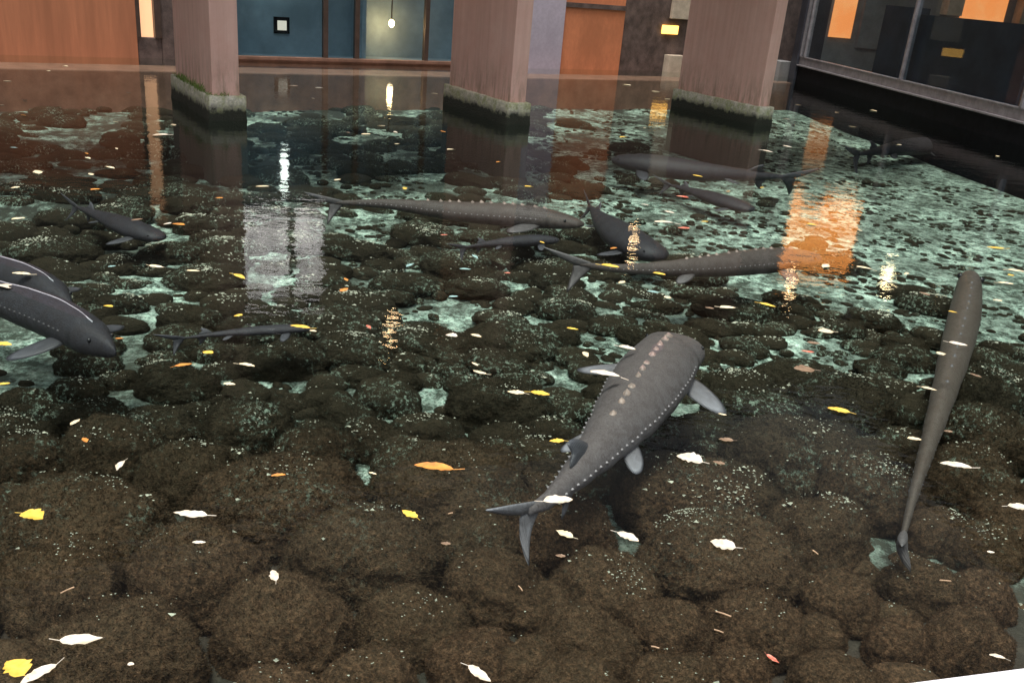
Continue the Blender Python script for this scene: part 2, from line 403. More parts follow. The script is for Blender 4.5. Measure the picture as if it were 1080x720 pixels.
# pale grit and shell chips lying in clusters on the stones
random.seed(21); gv, gf = [], []
for (x, y, z, rx, ry, rz, a) in placed:
    if y > 9: continue
    n = int(random.choice((4, 8, 14, 30)) * (rx / .2) ** 2 * (.8 if y < 3.0 else 2.2))
    c, s_ = math.cos(a), math.sin(a); cx, cy = random.uniform(-.5, .5), random.uniform(-.5, .5)
    for _ in range(n):
        if random.random() < .6: ux, uy = random.gauss(cx, .22), random.gauss(cy, .22)
        else: ux, uy = random.uniform(-.85, .85), random.uniform(-.85, .85)
        q = ux * ux + uy * uy
        if q > .8: continue
        X, Y = ux * rx, uy * ry; zz = z + rz * (1 - (abs(ux) ** 2.5 + abs(uy) ** 2.5)) ** .4 * 1.03 if (abs(ux) ** 2.5 + abs(uy) ** 2.5) < 1 else None
        if zz is None: continue
        p = Vector((x + X * c - Y * s_, y + X * s_ + Y * c, zz)); r = random.uniform(.0014, .0042) * (1 + max(0, y - 3) / 7) * (1 if random.random() < .93 else 2.2)
        o = len(gv); t = random.uniform(0, 6.28); e = random.uniform(.8, 2)
        for kk in range(3):
            gv.append(p + Vector((math.cos(t + kk * 2.1) * r * e, math.sin(t + kk * 2.1) * r, random.uniform(-.3, .3) * r)))
        gv.append(p + Vector((0, 0, r * .8)))
        gf += [(o, o + 1, o + 3), (o + 1, o + 2, o + 3), (o + 2, o, o + 3)]
setp(mesh('grit', gv, gf, M_GRIT, BED), kind='stuff')

# ------------------------------------------------------------------ pillars
def pillar(px_b, py_b, width, length, h_foot, label):
    b = at(px_b, py_b, 0)
    rz = WALL.rz
    t = empty('pillar', (b.x, b.y, 0), rz)         # local x along the front, local y runs back to the wall
    f = .055
    foot = bmesh.new(); bmesh.ops.create_grid(foot, x_segments=2, y_segments=2, size=1); foot.free()
    fb = box_bm(-f, width + f, -f, length + f, BED_Z, h_foot, .018, 2)
    bmesh.ops.subdivide_edges(fb, edges=[e for e in fb.edges if e.calc_length() > .25], cuts=14, use_grid_fill=True)
    for v in fb.verts:
        if v.co.z > -.1: v.co += Vector((noise.noise(v.co * 9), noise.noise(v.co * 9 + Vector((5, 1, 2))), .8 * noise.noise(v.co * 7 + Vector((3, 9, 1))))) * .016
    bm_obj('footing', fb, M_FOOT, t, True)
    box('shaft', 0, width, 0, length, h_foot - .03, TOPZ, M_PILLAR, t, .012)
    setp(t, label, 'pillar', 'pillars standing in the pond')
    return t
P1 = pillar(225, 127, .29, 1.62, .26, 'pink rendered pillar with grass sprouting on its footing')
P2 = pillar(536, 131, .225, 1.56, .26, 'pink rendered pillar between the grassy pillar and the one by the glass building')
P3 = pillar(797, 132, .205, 1.72, .26, 'pink rendered pillar with pale mossy footing next to the glass building')

# grass on the first footing
random.seed(3); tv, tf = [], []
for _ in range(260):
    yy = random.uniform(-.03, 1.5); xx = random.uniform(-.05, .0) + .0 * yy
    if random.random() < .12: xx = random.uniform(0, .16); yy = random.uniform(-.05, -.01)
    h = random.uniform(.02, .085) * (1.25 if yy > .3 else .7); a = random.uniform(0, 6.28); l = random.uniform(0, .05)
    b0 = Vector((xx, yy, .25)); d = Vector((math.cos(a), math.sin(a), 0)) ; w_ = .004
    o = len(tv); tv += [b0 - d.cross(Vector((0, 0, 1))) * w_, b0 + d.cross(Vector((0, 0, 1))) * w_, b0 + d * l * .4 + Vector((0, 0, h * .65)), b0 + d * l + Vector((0, 0, h))]
    tf += [(o, o + 1, o + 2), (o + 1, o + 3, o + 2)]
M_GRASS = plain('grass', (.17, .26, .05), .6, .4, 20, bmp=0)
gt = mesh('grass_tuft', tv, tf, M_GRASS); gt.matrix_world = P1.matrix_basis.copy()
setp(gt, 'strip of green grass growing along a pillar footing', 'grass', kind='stuff')

# ------------------------------------------------------------------ far building: an Empty along the wall plane, local x = along, local y = into the building
FB = empty('pond_building', WALL.o, WALL.rz)
def wx(px, py=60): return WALL.hit(px, py)[0]
def wz(px, py): return WALL.hit(px, py)[1]
setp(FB, 'long terracotta and glass building on the far side of the pond', 'building')
x_l = -16.0
x143, x168, x250, x342, x375, x465 = wx(146), wx(172), wx(240), wx(344), wx(377), wx(480)
x562, x590, x655, x700, x718, x_end = wx(556), wx(590), wx(654), wx(700), wx(722), wx(838) + .3
box('terracotta_wall', x_l, x143, 0, .3, BED_Z, 1.95, M_TERRA, FB)
# narrow lit opening over a dark sill block
zs = wz(155, 40)
box('sill_block', x143, x168, .02, .3, BED_Z, zs, M_DSTONE, FB, .01)
box('lit_panel', x143 + .06, x168 - .1, .12, .2, zs, 2.4, M_PEACH, FB)
box('jamb', x168 - .1, x168, -.02, .3, zs, 2.9, M_FRAME, FB)
box('jamb', x143, x143 + .06, -.02, .3, zs, 2.9, M_FRAME, FB)
box('lintel', x143 + .06, x168 - .1, .0, .3, 2.4, 2.9, M_TERRA, FB)
box('infill_wall', x168, x250, 0, .3, BED_Z, 2.9, M_DSTONE, FB)
# glazed hall
zsill = .03
box('plinth', x250, x562, .0, .3, BED_Z, zsill, M_PLINTH, FB)
box('window_sill', x250, x562, -.04, .12, zsill, zsill + .05, M_PLINTH, FB)
edges = [x250, x342, x375, x465 - .6, x465 + .4, x562]
for i in range(len(edges) - 1):
    box('glass_pane', edges[i] + .04, edges[i + 1] - .04, .05, .062, zsill + .05, 2.9, M_GLASS, FB)
for e in edges[1:-1]: box('mullion', e - .04, e + .04, .01, .1, zsill + .05, 2.9, M_FRAME, FB)
box('dark_band_for_reflection', x_l, x143, -.02, .3, 1.95, 2.9, M_UPPER, FB)  # unseen dark band added above the terracotta to cut its reflection short
box('upper_storey', x_l, x_end, -.03, .3, 2.9, WALLZ, M_UPPER, FB)
box('roof_slab', x_l, x_end, .3, 6, 2.9, 3.1, M_SOFFIT, FB)
box('hall_end_wall', x250 - .6, x250 - .5, .3, 3.5, BED_Z, 2.9, M_ROOM, FB)
box('hall_end_wall', x562 + .5, x562 + .6, .36, 3.5, BED_Z, 2.9, M_ROOM, FB)
box('hall_back_wall', x250 - .5, x562 + .5, .9, 1.0, BED_Z, 2.9, M_ROOM, FB)
box('hall_floor', x250 - .5, x562 + .5,   .3, .9, -.1, .04, M_ROOM, FB)
box('hall_partition', x375 + .25, x375 + .33,   .4, .9, .04, 2.9, M_ROOM, FB)
# lilac bay, orange wall, dark stone, beige blocks
box('lilac_bay', x562, x590, -.06, .3, BED_Z, 2.9, M_LILAC, FB)
zo = wz(620, 9)
box('orange_wall', x590, x655, 0, .3, BED_Z, zo, M_TERRA2, FB)
box('string_course', x590, x655, -.03, .3, zo, zo + .09, M_DSTONE, FB)
box('orange_wall', x590, x655, .02, .3, zo + .09, 2.9, M_TERRA2, FB)
box('dark_stone_wall', x655, x_end, .06, .36, BED_Z, 2.9, M_DSTONE, FB)
zy0, zy1 = wz(703, 36), wz(703, 27)
box('lit_window', wx(696), wx(712), .02, .07, zy0, zy1, M_YELL, FB)
box('beige_block', wx(702), wx(718), -.12, .05, BED_Z, wz(708, 58), M_BEIGE, FB, .01)
box('beige_panel', wx(702), wx(724), -.03, .05, wz(710, 20), 2.6, M_BEIGE, FB, .01)
# submerged shelf along the wall foot
sh = box('pond_shelf', x_l, x_end, -.75, -.002, BED_Z - .1, -.10, M_PLINTH, None, .02)
sh.matrix_world = FB.matrix_basis.copy(); setp(sh, kind='structure')

# windows higher up in the far wall: seen only mirrored in the water
def mirrored_window(name, quad, mat, mull=()):
    (xa, ya), (xb, yb) = quad
    s0, z1 = WALL.hit(xa, (yb), .04, True); s1, z0 = WALL.hit(xb, ya, .04, True)
    s0, s1 = sorted((s0, s1)); z0, z1 = sorted((z0, z1))
    return s0, s1, z0, z1
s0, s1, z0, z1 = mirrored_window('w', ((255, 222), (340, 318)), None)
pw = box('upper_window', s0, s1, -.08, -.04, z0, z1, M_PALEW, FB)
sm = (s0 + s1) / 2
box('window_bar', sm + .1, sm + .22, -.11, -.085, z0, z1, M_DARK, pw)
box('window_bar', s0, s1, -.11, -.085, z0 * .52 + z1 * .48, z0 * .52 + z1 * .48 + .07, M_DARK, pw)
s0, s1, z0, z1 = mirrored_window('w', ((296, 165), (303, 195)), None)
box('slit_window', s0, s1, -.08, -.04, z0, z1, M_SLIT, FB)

# ------------------------------------------------------------------ right-hand glass building
L_RB = 15.0
RBE = empty('glass_building', RB.o, RB.rz)       # local x from the far corner towards the viewer, local y = away from the pond
setp(RBE, 'dark glazed building with black plinth beside the pond', 'building')
def rx(px, py, off=0): return RB.hit(px, py, off)
flip = 1
zl = rx(960, 98)[1]; zr = rx(960, 88)[1]
def rbox(name, x0, x1, y0, y1, z0, z1, mat, parent=RBE, bev=0.0): return box(name, x0, x1, y0, y1, z0, z1, mat, parent, bev)
xm1 = rx(852, 40)[0]; xm2 = rx(955, 60)[0]; xm3 = rx(1078, 110)[0]
step = xm3 - xm2
rbox('plinth', -.05, L_RB, 0, .3, BED_Z, zl - .03, M_BLACK)
rbox('ledge', -.05, L_RB, -.05, .3, zl - .03, zl, M_GREYF, RBE, .006)
rbox('bottom_rail', -.05, L_RB, .0, .1, zl, zr + .0, M_GREYF, RBE, .006)
rbox('sill', -.05, L_RB, -.012, .1, zr, zr + .025, M_GREYF, RBE, .004)
posts = [-.02, xm1, xm2, xm3] + [xm3 + step * k for k in (1, 2, 3) if xm3 + step * k < L_RB]
for p in posts: rbox('mullion', p - .03, p + .03, -.02, .09, zr + .025, RBH - .3, M_GREYF, RBE, .006)
for a_, b_ in zip(posts, posts[1:]): rbox('glass_pane', a_ + .03, b_ - .03, .03, .042, zr + .025, RBH - .3, M_GLASS)
rbox('head_beam', -.05, L_RB, -.02, .3, RBH - .3, RBH, M_FRAME)
rbox('corner_wall', -.38, -.06, -.05, .5, BED_Z, RBH, M_DARK)
rbox('floor', -.05, L_RB,   .1, 12.0, zl - .25, zl - .05, M_FLOOR)
rbox('back_wall', -.05, L_RB, 12.0, 12.2, BED_Z, RBH, M_DARK)
rbox('end_wall', -.3, -.06, .5, 12, BED_Z, RBH, M_GREYW)
zf = zl - .05
END = Plane((RB.o.x, RB.o.y), (RB.o.x - RB.n.x, RB.o.y - RB.n.y))
def on_end(name, px0, px1, py_bot, py_top, mat, z0=None, z1=None, th=.06, par=None, mirror=False):
    # a panel on the end wall, seen through the glass (or mirrored in the pond)
    mid = py_bot if py_top is None else (py_bot + py_top) / 2
    a_ = END.hit(px0, mid, 0, mirror)[0]; b_ = END.hit(px1, mid, 0, mirror)[0]; a_, b_ = sorted((a_, b_))
    if z0 is None: z0 = END.hit((px0 + px1) / 2, py_bot, 0, mirror)[1]
    if z1 is None: z1 = END.hit((px0 + px1) / 2, py_top, 0, mirror)[1]
    z0, z1 = sorted((z0, z1)); print('END', name, round(a_, 2), round(b_, 2), round(z0, 2), round(z1, 2))
    return rbox(name, -.06, -.06 + th, a_, b_, z0, z1, mat, par or RBE)
on_end('lit_orange_panel', 874, 897, 40, None, M_ORANGEL, z1=1.9)
on_end('grey_panel', 902, 936, 52, None, M_GREYW, z1=2.2, th=.1)
on_end('lit_orange_panel', 1012, 1058, 24, None, M_ORANGEL, z1=2.2)
on_end('pale_column', 992, 1008, 16, None, M_BEIGE, z1=2.4, th=.3)
on_end('pale_column', 1064, 1100, 40, None, M_BEIGE, z1=2.4, th=.3)
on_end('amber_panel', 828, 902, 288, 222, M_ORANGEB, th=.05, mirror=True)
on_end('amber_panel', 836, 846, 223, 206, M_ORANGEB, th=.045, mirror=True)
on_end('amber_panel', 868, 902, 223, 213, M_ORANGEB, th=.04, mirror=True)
for nm, px0, px1, py, z0, zt_ in (('cabinet', 925, 953, 50, zf, (940, 6)), ('screen_panel', 958, 1085, 60, zf, (1020, 20))):
    a_ = rx(px0, py, -.15)[0]; b_ = rx(px1, py, -.15)[0]; a_, b_ = sorted((a_, b_)); zz = rx(zt_[0], zt_[1], -.15)[1]; print(nm, a_, b_, zz)
    rbox(nm, max(.05, a_), b_, .15, .2 if nm == 'screen_panel' else .5, z0, zz, M_DARK)
rbox('roof', -.4, L_RB, -.02, 12.2, RBH, RBH + .25, M_SOFFIT)
# grey block where the two buildings meet
gb = at(832, 82, 0)
blk = box('corner_block', -.25, .2, .1, .5, BED_Z, .34, M_GREYW, None, .01); blk.matrix_world = Matrix.Translation((gb.x, gb.y, 0)) @ Matrix.Rotation(WALL.rz, 4, 'Z')
setp(blk, 'grey concrete block at the corner between far building and glass building', 'block')

# ------------------------------------------------------------------ canopy roof on the pillars
fl = P1.location - WALL.n * -.25
c0 = Plane((P1.location.x, P1.location.y), (P3.location.x, P3.location.y))
fa = c0.pt(-14, 0, 1.1); fb_ = c0.pt(10.3, 0, 1.1)
ba = fa - c0.n * 3.1; bb = fb_ - c0.n * 3.1
cv = [(p.x, p.y, z) for z in (TOPZ, TOPZ + .32) for p in (fa, fb_, bb, ba)]
can = mesh('canopy_roof', cv, [(3, 2, 1, 0), (4, 5, 6, 7), (0, 1, 5, 4), (1, 2, 6, 5), (2, 3, 7, 6), (3, 0, 4, 7)], M_SOFFIT)
setp(can, 'flat dark canopy roof carried by the pink pillars', 'roof')

def downlight(px, py, rad, power, label, col=(1, .66, .34), mat=None, z=TOPZ):
    p = mirror_z(px, py, z - .06); print('LAMP', label, p, (p - RB.o).dot(RB.n), (p - c0.o).dot(c0.n))
    t = empty('ceiling_lamp', (p.x, p.y, z))
    bm = bmesh.new(); bmesh.ops.create_cone(bm, cap_ends=True, segments=20, radius1=rad, radius2=rad, depth=.02); bmesh.ops.translate(bm, verts=bm.verts, vec=(0, 0, -.06)); bm_obj('diffuser', bm, mat or M_LAMP, t)
    bm = bmesh.new(); bmesh.ops.create_cone(bm, cap_ends=False, segments=20, radius1=rad * 1.25, radius2=rad * 1.25, depth=.075); bmesh.ops.translate(bm, verts=bm.verts, vec=(0, 0, -.0385)); bm_obj('housing', bm, M_FRAME, t)
    setp(t, label, 'lamp', 'round lamps under the canopy')
    l = bpy.data.lights.new('lamp_light', 'POINT'); l.energy = power; l.color = col; l.shadow_soft_size = .1
    lo = bpy.data.objects.new('lamp_light', l); COL.objects.link(lo); lo.parent = t; lo.location = (0, 0, -.2)
    return p
LAMPS = [downlight(935, 298, .13, 10, 'large round warm lamp under the canopy by the glass building', mat=M_LAMPW),
         downlight(831, 312, .05, 6, 'small round warm lamp under the canopy near the amber window'),
         downlight(411, 358, .05, 6, 'small round warm lamp under the open front of the canopy'),
         downlight(667, 262, .06, 6, 'small round warm lamp under the canopy between two pillars')]

# lamp inside the glazed hall and a square wall light
def hall_lamp():
    d = WALL.hit(413, 25, -.5); p = WALL.pt(d[0], d[1], -.5)
    t = empty('hall_lamp', p)
    bm = bmesh.new(); bmesh.ops.create_uvsphere(bm, u_segments=16, v_segments=10, radius=.05); bmesh.ops.scale(bm, vec=(1, 1, 1.35), verts=bm.verts); bm_obj('bulb', bm, M_LAMP, t, True)
    bm = bmesh.new(); bmesh.ops.create_cone(bm, cap_ends=True, segments=10, radius1=.012, radius2=.012, depth=2.9 - p.z - .07); bmesh.ops.translate(bm, verts=bm.verts, vec=(0, 0, (2.9 - p.z) / 2 + .03)); bm_obj('pendant_rod', bm, M_FRAME, t)
    l = bpy.data.lights.new('bulb_light', 'POINT'); l.energy = 3; l.color = (1, .62, .3); l.shadow_soft_size = .06
    lo = bpy.data.objects.new('bulb_light', l); COL.objects.link(lo); lo.parent = t; lo.location = (0, -.0, -.12)
    setp(t, 'glowing pendant bulb hanging behind the glass of the far building', 'lamp')
    d = WALL.hit(297, 27, -.88)
    t = empty('wall_light', WALL.pt(d[0], d[1], -.895), WALL.rz)
    box('frame', -.14, .14, -.03, 0, -.14, .14, M_BLACK, t); box('diffuser', -.08, .08, -.05, -.031, -.08, .08, emit('dim_diffuser', (.75, .62, .48), .45), t)
    setp(t, 'small square wall light in a black frame behind the far glass', 'lamp')
hall_lamp()

# ------------------------------------------------------------------ sturgeons
def skin_mat(name, back, side, belly):
    m, ns, ls, b = newmat(name); P = worldpos(ns)
    at_ = N(ns, 'ShaderNodeAttribute', attribute_name='body'); sp = N(ns, 'ShaderNodeSeparateColor'); ls.new(at_.outputs['Color'], sp.inputs[0])
    up, tt, gill = sp.outputs[0], sp.outputs[1], sp.outputs[2]
    r = N(ns, 'ShaderNodeValToRGB'); e = r.color_ramp.elements
    e[0].position = 0; e[0].color = (*belly, 1); e[1].position = 1; e[1].color = (*back, 1)
    k = r.color_ramp.elements.new(.42); k.color = (*side, 1); k2 = r.color_ramp.elements.new(.8); k2.color = (*[a * .55 + c * .45 for a, c in zip(side, back)], 1)
    ls.new(up, r.inputs[0])
    mott = noise_fac(ns, ls, P, 20, 8, .8, .45, .56, .5); fine = noise_fac(ns, ls, P, 120, 4, .7, .35, .65)
    c = mixc(ns, ls, math_(ns, ls, 'MULTIPLY', mott, .8), r.outputs[0], [side[0] * .50, side[1] * .42, side[2] * .38])
    c = mixc(ns, ls, math_(ns, ls, 'MULTIPLY', fine, .4), c, [x * 1.6 for x in side])
    c = mixc(ns, ls, gill, c, [x * .3 for x in back])
    ls.new(c, b.inputs['Base Color']); b.inputs['Roughness'].default_value = .5; b.inputs['Specular IOR Level'].default_value = .25
    bump(ns, ls, fine, .35, .004, b); return m
def fin_mat(name, c, edge):
    m, ns, ls, b = newmat(name); P = worldpos(ns)
    at_ = N(ns, 'ShaderNodeAttribute', attribute_name='fin'); sp = N(ns, 'ShaderNodeSeparateColor'); ls.new(at_.outputs['Color'], sp.inputs[0])
    wv = math_(ns, ls, 'SINE', math_(ns, ls, 'MULTIPLY', sp.outputs[1], 130), 0); wv = math_(ns, ls, 'MULTIPLY_ADD', wv, .5)
    f = noise_fac(ns, ls, P, 30, 5)
    k = mixc(ns, ls, sp.outputs[0], c, edge); k = mixc(ns, ls, math_(ns, ls, 'MULTIPLY', f, .4), k, [x * .5 for x in c])
    ls.new(k, b.inputs['Base Color']); b.inputs['Roughness'].default_value = .55; bump(ns, ls, wv, .35, .004, b); return m
M_SKIN = skin_mat('grey_sturgeon_skin', (.080, .064, .060), (.112, .101, .106), (.30, .27, .27))
M_SKIND = skin_mat('dark_sturgeon_skin', (.020, .020, .025), (.030, .029, .034), (.07, .065, .07))
M_SKINF = skin_mat('faint_sturgeon_skin', (.066, .054, .045), (.085, .070, .060), (.09, .075, .065))
M_SKINB = skin_mat('brown_sturgeon_skin', (.055, .042, .036), (.070, .058, .054), (.14, .12, .11))
M_FIN = fin_mat('grey_fin', (.12, .112, .122), (.30, .30, .34)); M_FIND = fin_mat('dark_fin', (.03, .03, .036), (.10, .10, .12)); M_FINB = fin_mat('brown_fin', (.075, .066, .066), (.15, .14, .145))
M_SCUTE = plain('scute', (.27, .20, .17), .5, .6, 45, bmp=0); M_SCUTEL = plain('lateral_scute', (.32, .29, .30), .5, .2, 20, bmp=0); M_SCUTED = plain('dark_scute', (.10, .095, .10), .5, .3, 20, bmp=0)
M_RIDGE_GLINT = plain('ridge_highlight', (.42, .42, .46), .4, .2, 20, bmp=0)  # highlight along the black sturgeons' backs, painted as a pale colour
M_EYE = plain('fish_eye', (.01, .01, .012), .15, .1, 5, bmp=0)
PROF = [(0, .012, .010), (.012, .046, .022), (.035, .072, .036), (.07, .087, .050), (.12, .095, .062), (.18, .099, .070), (.27, .105, .076), (.38, .100, .074), (.5, .086, .066),
        (.6, .069, .056), (.7, .052, .044), (.8, .036, .033), (.88, .024, .025), (.94, .016, .018), (1.0, .008, .010)]
def prof(t):
    for a, b in zip(PROF, PROF[1:]):
        if a[0] <= t <= b[0]:
            k = (t - a[0]) / (b[0] - a[0]); k2 = k * k * (3 - 2 * k) if a[0] > .05 else k
            return a[1] + (b[1] - a[1]) * k2, a[2] + (b[2] - a[2]) * k2
    return PROF[-1][1:]
def catmull(P, n):
    Q = [P[0] * 2 - P[1]] + P + [P[-1] * 2 - P[-2]]; out = []
    for i in range(1, len(Q) - 2):
        for k in range(20):
            t = k / 20; a, b, c, d = Q[i - 1], Q[i], Q[i + 1], Q[i + 2]
            out.append(.5 * ((2 * b) + (c - a) * t + (2 * a - 5 * b + 4 * c - d) * t * t + (3 * b - a - 3 * c + d) * t ** 3))
    out.append(P[-1]); L = [0]
    for a, b in zip(out, out[1:]): L.append(L[-1] + (b - a).length)
    res = []; j = 0
    for i in range(n + 1):
        s = L[-1] * i / n
        while j < len(L) - 2 and L[j + 1] < s: j += 1
        k = (s - L[j]) / max(1e-9, L[j + 1] - L[j]); res.append(out[j].lerp(out[j + 1], min(1, k)))
    return res, L[-1]
def fin_obj(name, outline, A, O, Nn, org, th, mat, parent):
    """outline: (along, out) points; lens-shaped blade with a thick root"""
    outs = [outline] if not isinstance(outline[0][0], tuple) else outline
    V, F, C = [], [], []
    for ol in outs:
        # refine outline
        pts = [Vector((p[0], p[1], 0)) for p in ol]; ring = []
        n = len(pts)
        for i in range(n):
            a, b, c, d = pts[i - 1], pts[i], pts[(i + 1) % n], pts[(i + 2) % n]
            for k in range(4):
                t = k / 4; ring.append(.5 * ((2 * b) + (c - a) * t + (2 * a - 5 * b + 4 * c - d) * t * t + (3 * b - a - 3 * c + d) * t ** 3))
        cen = sum(ring, Vector()) / len(ring); m_ = len(ring); mo = max(p.y for p in ring) or 1; ml = max(abs(p.x) for p in ring) or 1
        off = len(V)
        for sgn, fr in ((0, 1), (1, .7), (1, .35), (-1, .7), (-1, .35)):
            for p in ring:
                q = cen + (p - cen) * fr; hh = th * (1 - fr) ** .5 * (1.3 - .8 * max(0, q.y) / mo)
                V.append(org + A * q.x + O * q.y + Nn * (sgn * hh + .04 * q.y * (q.y / mo)))
                C.append((max(0, min(1, q.y / mo)) ** 2 * .8, q.x / ml * .5 + .5, 0))
        for sgn in (1, -1):
            V.append(org + A * cen.x + O * cen.y + Nn * (sgn * th * .9 + .04 * cen.y * cen.y / mo)); C.append((.3, .5, 0))
        for i in range(m_):
            j = (i + 1) % m_; r = lambda k, x: off + k * m_ + x
            F += [(r(0, i), r(0, j), r(1, j), r(1, i)), (r(1, i), r(1, j), r(2, j), r(2, i)), (r(2, i), r(2, j), off + 5 * m_),
                  (r(0, j), r(0, i), r(3, i), r(3, j)), (r(3, j), r(3, i), r(4, i), r(4, j)), (r(4, j), r(4, i), off + 5 * m_ + 1)]
    o = mesh(name, V, F, mat, parent, True)
    ca = o.data.color_attributes.new('fin', 'FLOAT_COLOR', 'POINT')
    for i, c in enumerate(C): ca.data[i].color = (*c, 1)
    return o
PEC = [(-.030, -.012), (.016, -.010), (.026, .03), (.016, .085), (-.010, .125), (-.034, .115), (-.046, .07), (-.044, .02)]
PEL = [(-.02, -.012), (.018, -.01), (.012, .03), (-.008, .062), (-.028, .07), (-.036, .05), (-.030, .015)]
DOR = [(-.05, -.012), (.042, -.012), (.022, .030), (-.016, .062), (-.044, .066), (-.040, .030), (-.062, .012)]
TAIL = [[(-.03, -.012), (-.03, .012), (.06, .034), (.15, .052), (.19, .058), (.13, .026), (.07, .004), (.03, -.008)],
        [(-.025, .008), (-.03, -.010), (.008, -.05), (.05, -.098), (.064, -.108), (.060, -.07), (.052, -.028), (.045, -.002)]]
def sturgeon(label, pts, ws=1.0, hs=1.0, kind='grey', fins='LRlrda', pec=1.0, pecang=(70, 70), roll=0.0, detail=True, sc=1.0, ridge_glint=False, tail=1.0, tailroll=0.0, snout=1.0, pdrop=.25):
    sk, fi = {'grey': (M_SKIN, M_FIN), 'dark': (M_SKIND, M_FIND), 'faint': (M_SKINF, M_FINB), 'brown': (M_SKINB, M_FINB)}[kind]
    P = [at(p[0], p[1], p[2]) for p in pts]; n = 56 if detail else 30
    sp, L = catmull(P, n)
    org = sp[n // 2].copy(); t = empty('sturgeon', org)
    sp = [p - org for p in sp]
    NS = 24 if detail else 16
    V, F, C = [], [], []; fr = []
    for i, p in enumerate(sp):
        tan = (sp[max(0, i - 1)] - sp[min(n, i + 1)]).normalized()     # towards the head
        side = tan.cross(Vector((0, 0, 1))).normalized(); up = side.cross(tan).normalized()
        if roll: side, up = side * math.cos(roll) + up * math.sin(roll), up * math.cos(roll) - side * math.sin(roll)
        tt = (i / n) ** 1.0; w_, h_ = prof(tt); 
        if tt < .12: w_ *= (1 + (snout - 1) * (1 - tt / .12))
        w_ *= L * ws; h_ *= L * hs; fr.append((p, tan, side, up, w_, h_))
        for k in range(NS):
            a = 2 * math.pi * k / NS; ca, sa = math.cos(a), math.sin(a)
            e = .82; X = math.copysign(abs(ca) ** e, ca); Z = math.copysign(abs(sa) ** (e if sa < 0 else 1.12), sa)
            keel = .10 * max(0, sa) ** 14 if tt > .14 else 0
            lat = .03 * abs(ca) ** 20 if tt > .14 else 0
            if sa < 0: Z *= .8
            V.append(p + side * (w_ * (X * (1 + lat))) + up * (h_ * (Z + keel)))
            g = math.exp(-((tt - (.165 - .02 * abs(ca))) / .006) ** 2) * (1 if sa > -.5 else 0) * (.25 + .75 * abs(ca))
            C.append((sa * .5 + .5, tt, g * .8))
    for i in range(n):
        for k in range(NS):
            k2 = (k + 1) % NS; F.append((i * NS + k, i * NS + k2, (i + 1) * NS + k2, (i + 1) * NS + k))
    F.append(tuple(range(NS))[::-1]); F.append(tuple(n * NS + k for k in range(NS)))
    b = mesh('body', V, F, sk, t, True); cat = b.data.color_attributes.new('body', 'FLOAT_COLOR', 'POINT')
    for i, c in enumerate(C): cat.data[i].color = (*c, 1)
    F_ = lambda tt: fr[max(0, min(n, int(round(tt * n))))]
    th = .0055 * L
    def side_fin(name, tt, s, outl, sc, ang, drop):
        p, tan, side, up, w_, h_ = F_(tt); a = math.radians(ang)
        out = (side * s * math.sin(a) - tan * math.cos(a)); out = (out - up * drop).normalized(); al = (tan * math.sin(a) + side * s * math.cos(a)).normalized()
        nn = al.cross(out).normalized(); nn = nn if nn.z > 0 else -nn
        fin_obj(name, [(x * L * sc, y * L * sc) for x, y in outl], al, out, nn, p + side * s * w_ * .86 - up * h_ * .35, th * sc, fi, t)
    if 'L' in fins: side_fin('pectoral_fin', .205, -1, PEC, pec, pecang[0], pdrop)
    if 'R' in fins: side_fin('pectoral_fin', .205, 1, PEC, pec, pecang[1], pdrop)
    if 'l' in fins: side_fin('pelvic_fin', .62, -1, PEL, 1, 50, .3)
    if 'r' in fins: side_fin('pelvic_fin', .62, 1, PEL, 1, 50, .3)
    if 'd' in fins:
        p, tan, side, up, w_, h_ = F_(.79); fin_obj('dorsal_fin', [(x * L, y * L * .7) for x, y in DOR], tan, (up - side * .55).normalized(), (side + up * .55).normalized(), p + up * h_ * .9, th, M_FIND, t)
    if 'a' in fins:
        p, tan, side, up, w_, h_ = F_(.84); fin_obj('anal_fin', [(x * L * .7, y * L * .8) for x, y in DOR], tan, -up, side, p - up * h_ * .75, th, fi, t)
    if tail:
        p, tan, side, up, w_, h_ = F_(.985); u2 = up * math.cos(tailroll) + side * math.sin(tailroll); s2 = side * math.cos(tailroll) - up * math.sin(tailroll)
        fin_obj('tail_fin', [[(x * L * tail, y * L * tail) for x, y in q] for q in TAIL], -tan, u2, s2, p, th * .8, fi, t)
    # scutes
    def scute(V, F, c, tan, side, up, a, h):
        o = len(V)
        for k in range(8):
            q = 2 * math.pi * k / 8; V.append(c + tan * math.cos(q) * a * 1.25 + side * math.sin(q) * a * .8 - up * a * .25)
        V.append(c + up * h - tan * a * .5)
        for k in range(8): F.append((o + k, o + (k + 1) % 8, o + 8))
    if detail:
        V, F = [], []
        for q in range(12):
            tt = .16 + .042 * q; p, tan, side, up, w_, h_ = F_(tt); scute(V, F, p + up * h_ * 1.09, tan, side, up, .0130 * L * sc * (1 - .025 * q) * random.uniform(.8, 1.15), .010 * L * sc * random.uniform(.7, 1.2))
        if ridge_glint:  # pale strip in place of the scutes: a painted highlight
            V, F = [], []; i0, i1 = int(.12 * n), int(.68 * n)
            for q in range(i0, i1 + 1):
                f0 = fr[q]; w2 = .05 * f0[4] * math.sin(math.pi * (q - i0 + .3) / (i1 - i0 + .6))
                for sd, hh in ((-1, 1.02), (0, 1.13), (1, 1.02)): V.append(f0[0] + f0[2] * sd * w2 + f0[3] * f0[5] * hh)
                if q > i0: k = len(V) - 6; F += [(k, k + 1, k + 4, k + 3), (k + 1, k + 2, k + 5, k + 4)]
        setp(mesh('dorsal_scutes_or_highlight', V, F, M_RIDGE_GLINT if ridge_glint else M_SCUTE if kind not in ('dark', 'faint') else M_SCUTED, t, True), kind='stuff')
        V, F = [], []
